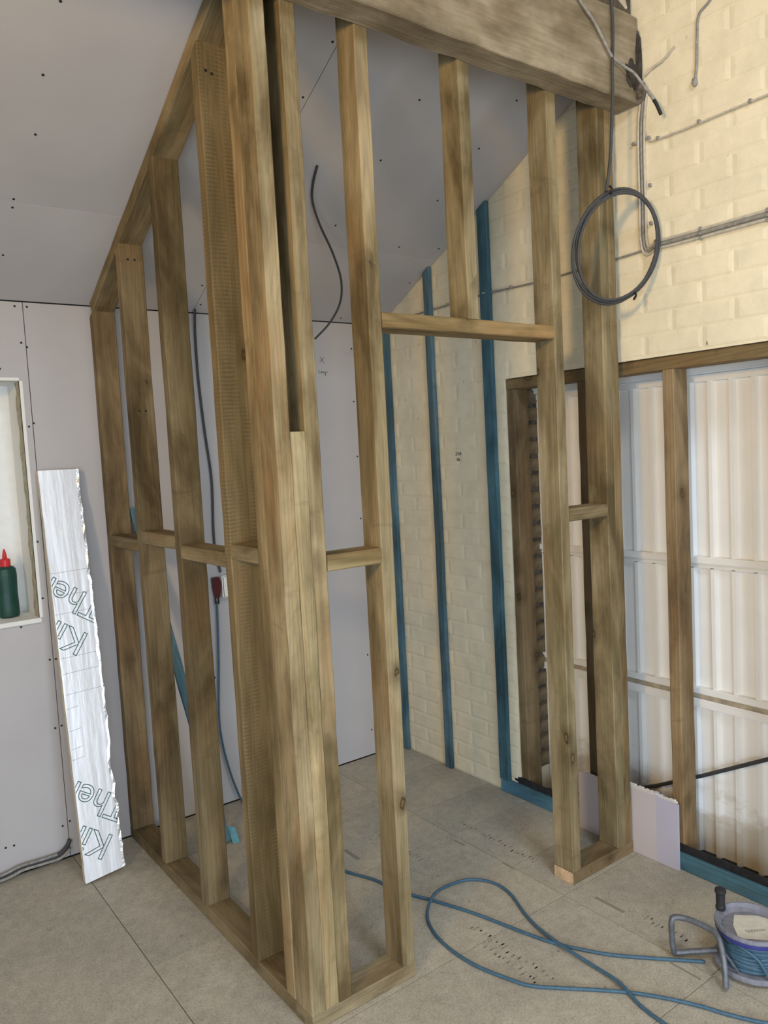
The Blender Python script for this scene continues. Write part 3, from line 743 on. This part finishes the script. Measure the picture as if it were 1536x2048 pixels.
V = [(-.70,YB-.02,.014),(-.516,YB-.022,.024),(-.443,YB-.022,.036),(-.370,YB-.022,.034),(-.304,YB-.022,.034),(-.264,YB-.016,.055),(-.249,YB-.010,.078)]
o = empty('base_cable', (-.45, YB-.02, 0), 'frayed grey cable lying along the foot of the back wall', 'cable')
tube('sheath', V, .0085, 'cable_grey', o); tube('sheath', [(a+.01, b-.010, c-.010 if c > .02 else c) for a, b, c in V[:-1]], .006, 'cable_dust', o); tube('sheath', [(a, b-.004, c+.006) for a, b, c in V[:5]], .005, 'cable_dust', o)

# coil hung on the beam
CL, CR = Vector((1.155, -.038, 2.23)), Vector((1.458, -.158, 2.245)); cc = (CL + CR)/2; ah = (CR - CL)/2; av = Vector((.012, -.02, .19))
coil = empty('cable_coil', cc - av, 'coil of dark grey cable hanging beside the brick wall', 'cable coil')
rc = random.Random(4); nrm = ah.cross(av).normalized()
if nrm.y > 0: nrm = -nrm
for k in range(5):
    s = 1 - k*.018 + rc.uniform(-.01, .01); dxs, dzs = rc.uniform(-.006, .006), rc.uniform(-.006, .006); dd = .004 + k*.0042
    pts = []
    for i in range(48):
        a = 2*math.pi*i/48; wob = 1 + .014*math.sin(2*a + k*1.7)
        pts.append(cc + ah*math.cos(a)*s*wob + av*math.sin(a)*s*wob + nrm*(dd + .003*math.sin(3*a+k)) + Vector((dxs, 0, dzs)))
    V_, F_ = tube_vf(pts, .0047, 8, 0, True); mesh('cable_turn', V_, F_, 'cable_grey', coil, smooth=True)
pt_ = cc + ah*math.cos(1.9) + av*math.sin(1.9) + nrm*.018
tube('tie', [pt_ + Vector((0, 0, .016)), pt_ + nrm*.014, pt_ + Vector((0, 0, -.016))], .004, 'black', coil)
pt_ = cc + ah*math.cos(-1.05) + av*math.sin(-1.05) + nrm*.012
tube('tie', [pt_ + Vector((0, 0, .014)), pt_ + nrm*.014, pt_ + Vector((0, 0, -.014))], .004, 'black', coil)
tube('feed_cable', [(1.31,-.105,3.05),(1.313,-.107,2.995),(1.312,-.107,2.911),(1.303,-.108,2.829),(1.299,-.110,2.747),(1.287,-.112,2.656),(1.268,-.115,2.52),(1.245,-.112,2.41)], .0052, 'cable_grey', coil)
cable('beam_cable', [(1.13,-.10,3.04),(1.150,-.104,2.995),(1.216,-.104,2.951),(1.278,-.105,2.888),(1.308,-.108,2.856),(1.36,-.112,2.84),(1.40,-.125,2.82),(1.425,-.140,2.783),(1.425,-.181,2.717)], .0048, 'cable_dust', 'dusty cable running diagonally across the beam end')
cable('cable_end', [(1.425,-.181,2.717),(1.426,-.190,2.70),(1.430,-.203,2.664)], .0062, 'black', 'short black cable end poking out by the beam')
bd = empty('clipped_cable_bundle', (XR-.004, -.2, 2.25), 'painted cables clipped down and along the upper brick wall', 'cable')
for k in range(3):
    d = k*.012
    tube('cable_run', [(XR-.005,-.128+d*.8,2.79),(XR-.005,-.113+d,2.70),(XR-.005,-.108+d,2.585),(XR-.005,-.108+d,2.415),(XR-.005,-.108+d,2.285),(XR-.005,-.120+d*.7,2.252-d*1.0),(XR-.005,-.16,2.262-d),(XR-.005,-.312,2.262-d*1.1),(XR-.005,-1.2,2.264-d*1.1),(XR-.005,-3.2,2.264-d*1.1)], .0052, 'cable_painted' if k != 1 else 'cable_dust', bd)
def clip(y, z, p=bd): return box('cable_clip', (XR-.013, y-.005, z-.006), (XR+.001, y+.005, z+.006), 'cable_dust', p, bevel=.002)
for y in (-.145, -.315, -.54):
    for dz in (.012, -.003, -.018): clip(y, 2.252+dz); 
for z in (2.33, 2.46, 2.62): clip(-.128, z)
o = empty('high_wall_cable', (XR-.004, -.3, 2.60), 'single painted cable clipped high along the brick wall', 'cable')
tube('cable_run', [(XR-.004,-.112,2.66),(XR-.004,-.124,2.615),(XR-.004,-.164,2.604),(XR-.004,-.317,2.602),(XR-.004,-.49,2.605),(XR-.004,-1.2,2.605),(XR-.004,-3.2,2.605)], .004, 'cable_painted', o)
for y in (-.164, -.317, -.49): clip(y, 2.607, o)
o = empty('mid_wall_cable', (XR-.004, .5, 2.24), 'thin painted cable running level along the brick wall behind the studs', 'cable')
tube('cable_run', [(XR-.004,1.40,2.236),(XR-.004,1.044,2.240),(XR-.004,.74,2.245),(XR-.026,.70,2.246),(XR-.004,.655,2.245),(XR-.004,.404,2.236),(XR-.004,.286,2.236),(XR-.004,.038,2.241),(XR-.004,-.09,2.245)], .0042, 'cable_dust', o)
clip(.55, 2.243, o); clip(.95, 2.243, o)
o = empty('hanging_flex', (XR-.004, -.31, 2.73), 'old painted flex with knobbly end hanging on the upper brick wall', 'cable')
tube('flex', [(XR-.005,-.42,3.02),(XR-.005,-.363,2.966),(XR-.005,-.323,2.938),(XR-.006,-.316,2.864),(XR-.006,-.312,2.788),(XR-.007,-.308,2.745)], .0042, 'cable_dust', o)
blob('knob', (XR-.009, -.307, 2.736), (.009, .010, .015), 'cable_dust', o, 3, .12)
blob('nail', (XR-.004, -.07, 2.62), (.01, .012, .006), 'cable_dust', bd, 3, .2)
o = cable('broken_wire', [(XR-.01,-.118,2.83),(XR-.006,-.15,2.845),(XR-.004,-.19,2.855),(XR-.003,-.235,2.880)], .004, 'cable_painted', 'short stiff painted wire sticking out beside the beam end')

# white back box and the red-brown clamp on the back wall
bx_ = empty('back_box', (.51, YB-.02, .95), 'white plastic electrical box on the back wall below the grey cable', 'electrical box')
box('body', (.484, YB-.034, .962), (.565, YB-.001, 1.062), 'white', bx_, bevel=.004); box('lid', (.488, YB-.037, .966), (.561, YB-.034, 1.058), 'white', bx_, bevel=.002)
kn = empty('hanging_clamp', (.455, YB-.03, .98), 'small dark red clamp hanging next to the white electrical box', 'clamp')
V, F = [], []
prof = [(.442, 1.058), (.470, 1.060), (.478, 1.03), (.474, .995), (.466, .965), (.450, .968), (.444, 1.01)]
for d in (YB-.036, YB-.010): V += [(a, d, b) for a, b in prof]
m_ = len(prof); F = [tuple(range(m_)), tuple(range(2*m_-1, m_-1, -1))] + [(i, (i+1) % m_, m_+(i+1) % m_, m_+i) for i in range(m_)]
mesh('body', V, F, 'maroon', kn)
tube('jaw', [(.452,YB-.022,.970),(.450,YB-.022,.955),(.452,YB-.022,.938)], .004, 'black', kn); tube('jaw', [(.463,YB-.022,.970),(.466,YB-.022,.953),(.464,YB-.022,.936)], .004, 'black', kn)
# blue plastic scrap on the floor
o = mesh('blue_scrap', [(.30,1.12,.001),(.33,1.12,.001),(.345,1.19,.03),(.315,1.20,.045),(.30,1.12,.003),(.33,1.12,.003),(.345,1.19,.032),(.315,1.20,.047)], box_vf((0,0,0),(1,1,1))[1], simple('pale_blue_plastic', (.16, .42, .52), .5))
tag(o, 'pale blue scrap lying on the floor by the leaning batten', 'scrap')

# ================================================================== GLUE BOTTLE
bo = empty('glue_bottle', (-.372, YB+.115, WZ0), 'dark green glue bottle with red nozzle on the window sill', 'bottle')
bc = (-.372, YB+.115, WZ0)
lathe('body', [(.030,.0),(.038,.006),(.039,.03),(.037,.10),(.039,.17),(.037,.195),(.028,.205),(.016,.208)], bc, 'green', bo, sx=1.0, sy=.75)
lathe('cap', [(.019,.205),(.020,.208),(.020,.232),(.017,.236),(.010,.238)], bc, 'red', bo, sides=16)
lathe('nozzle', [(.011,.236),(.008,.243),(.009,.247),(.006,.262),(.003,.275),(.0,.276)], bc, 'red', bo, sides=12)

# ================================================================== CABLE REEL
RC = Vector((1.145, -.625, 0))
rl = empty('cable_reel', RC, 'blue cable reel on grey bent tube frame on the floor', 'cable reel')
lathe('flange', [(.03,.010),(.104,.010),(.107,.014),(.107,.022),(.102,.026),(.03,.026)], RC, 'flange', rl)
for k in range(11):
    for L_ in range(1):
        z = .031 + k*.0082; r = .083 + random.uniform(-.003, .003)
        pts = [RC + Vector((r*math.cos(a), r*math.sin(a), z + .003*math.sin(a*2 + k))) for a in [2*math.pi*i/30 for i in range(30)]]
        v, f = tube_vf(pts, .0058, 7, 0, True); mesh('cable_winding', v, f, 'cable_blue', rl, smooth=True)
lathe('drum', [(.078,.024),(.078,.12)], RC, 'rim_blue', rl)
lathe('rim', [(.088,.112),(.099,.113),(.1,.118),(.1,.128),(.095,.130)], RC, 'rim_blue', rl, caps=False)
lathe('top_flange', [(.0,.121),(.080,.121),(.092,.128),(.096,.140),(.101,.140),(.102,.130),(.098,.122)], RC, 'flange', rl, caps=False)
dr_ = Vector((.62, -.78, 0)); dp_ = Vector((.78, .62, 0))
t_ = [RC + dr_*a + dp_*b + Vector((0, 0, .1215)) for a, b in ((-.045, -.062), (.05, -.058), (.056, .05), (.03, .062), (-.038, .055), (-.05, .0))]
Vl = t_ + [p + Vector((0, 0, .0008)) for p in t_]; m_ = len(t_)
st = mesh('label_sticker', Vl, [tuple(range(m_-1, -1, -1)), tuple(range(m_, 2*m_))] + [(i, (i+1) % m_, m_+(i+1) % m_, m_+i) for i in range(m_)], simple('paper_label', (.62, .58, .50), .7), rl)
st['label'] = 'pale rectangular label on the reel'
V, F = [], []
for i in range(7):
    v, f = box_vf((RC.x-.030+i*.007, RC.y-.012-i*.004, .1223), (RC.x-.026+i*.007, RC.y+.004-i*.005, .1226), len(V)); V += v; F += f
mesh('label_print', V, F, 'cable_dust', rl)
tube('frame', [(1.100,-.545,.030),(1.055,-.495,.020),(1.022,-.458,.012),(1.012,-.452,.020),(1.004,-.452,.07),(1.003,-.453,.118),(1.012,-.460,.130),(1.028,-.490,.132),(1.034,-.545,.132),(1.030,-.580,.128),(1.015,-.605,.11),(.998,-.625,.06),(.986,-.634,.012)], .0088, 'steel', rl, sides=10)
tube('frame_stay', [(1.012,-.612,.10),(1.04,-.63,.05),(1.055,-.64,.018)], .004, 'steel', rl)
tube('cable_tail', [(1.066,-.60,.09),(1.058,-.64,.105),(1.072,-.685,.08),(1.085,-.71,.03)], .005, 'cable_blue', rl)
lathe('handle', [(.014,.0),(.015,.01),(.013,.015),(.0135,.05),(.017,.056),(.016,.064),(.008,.067)], (1.137, -.534, .139), 'black', rl, sides=14)
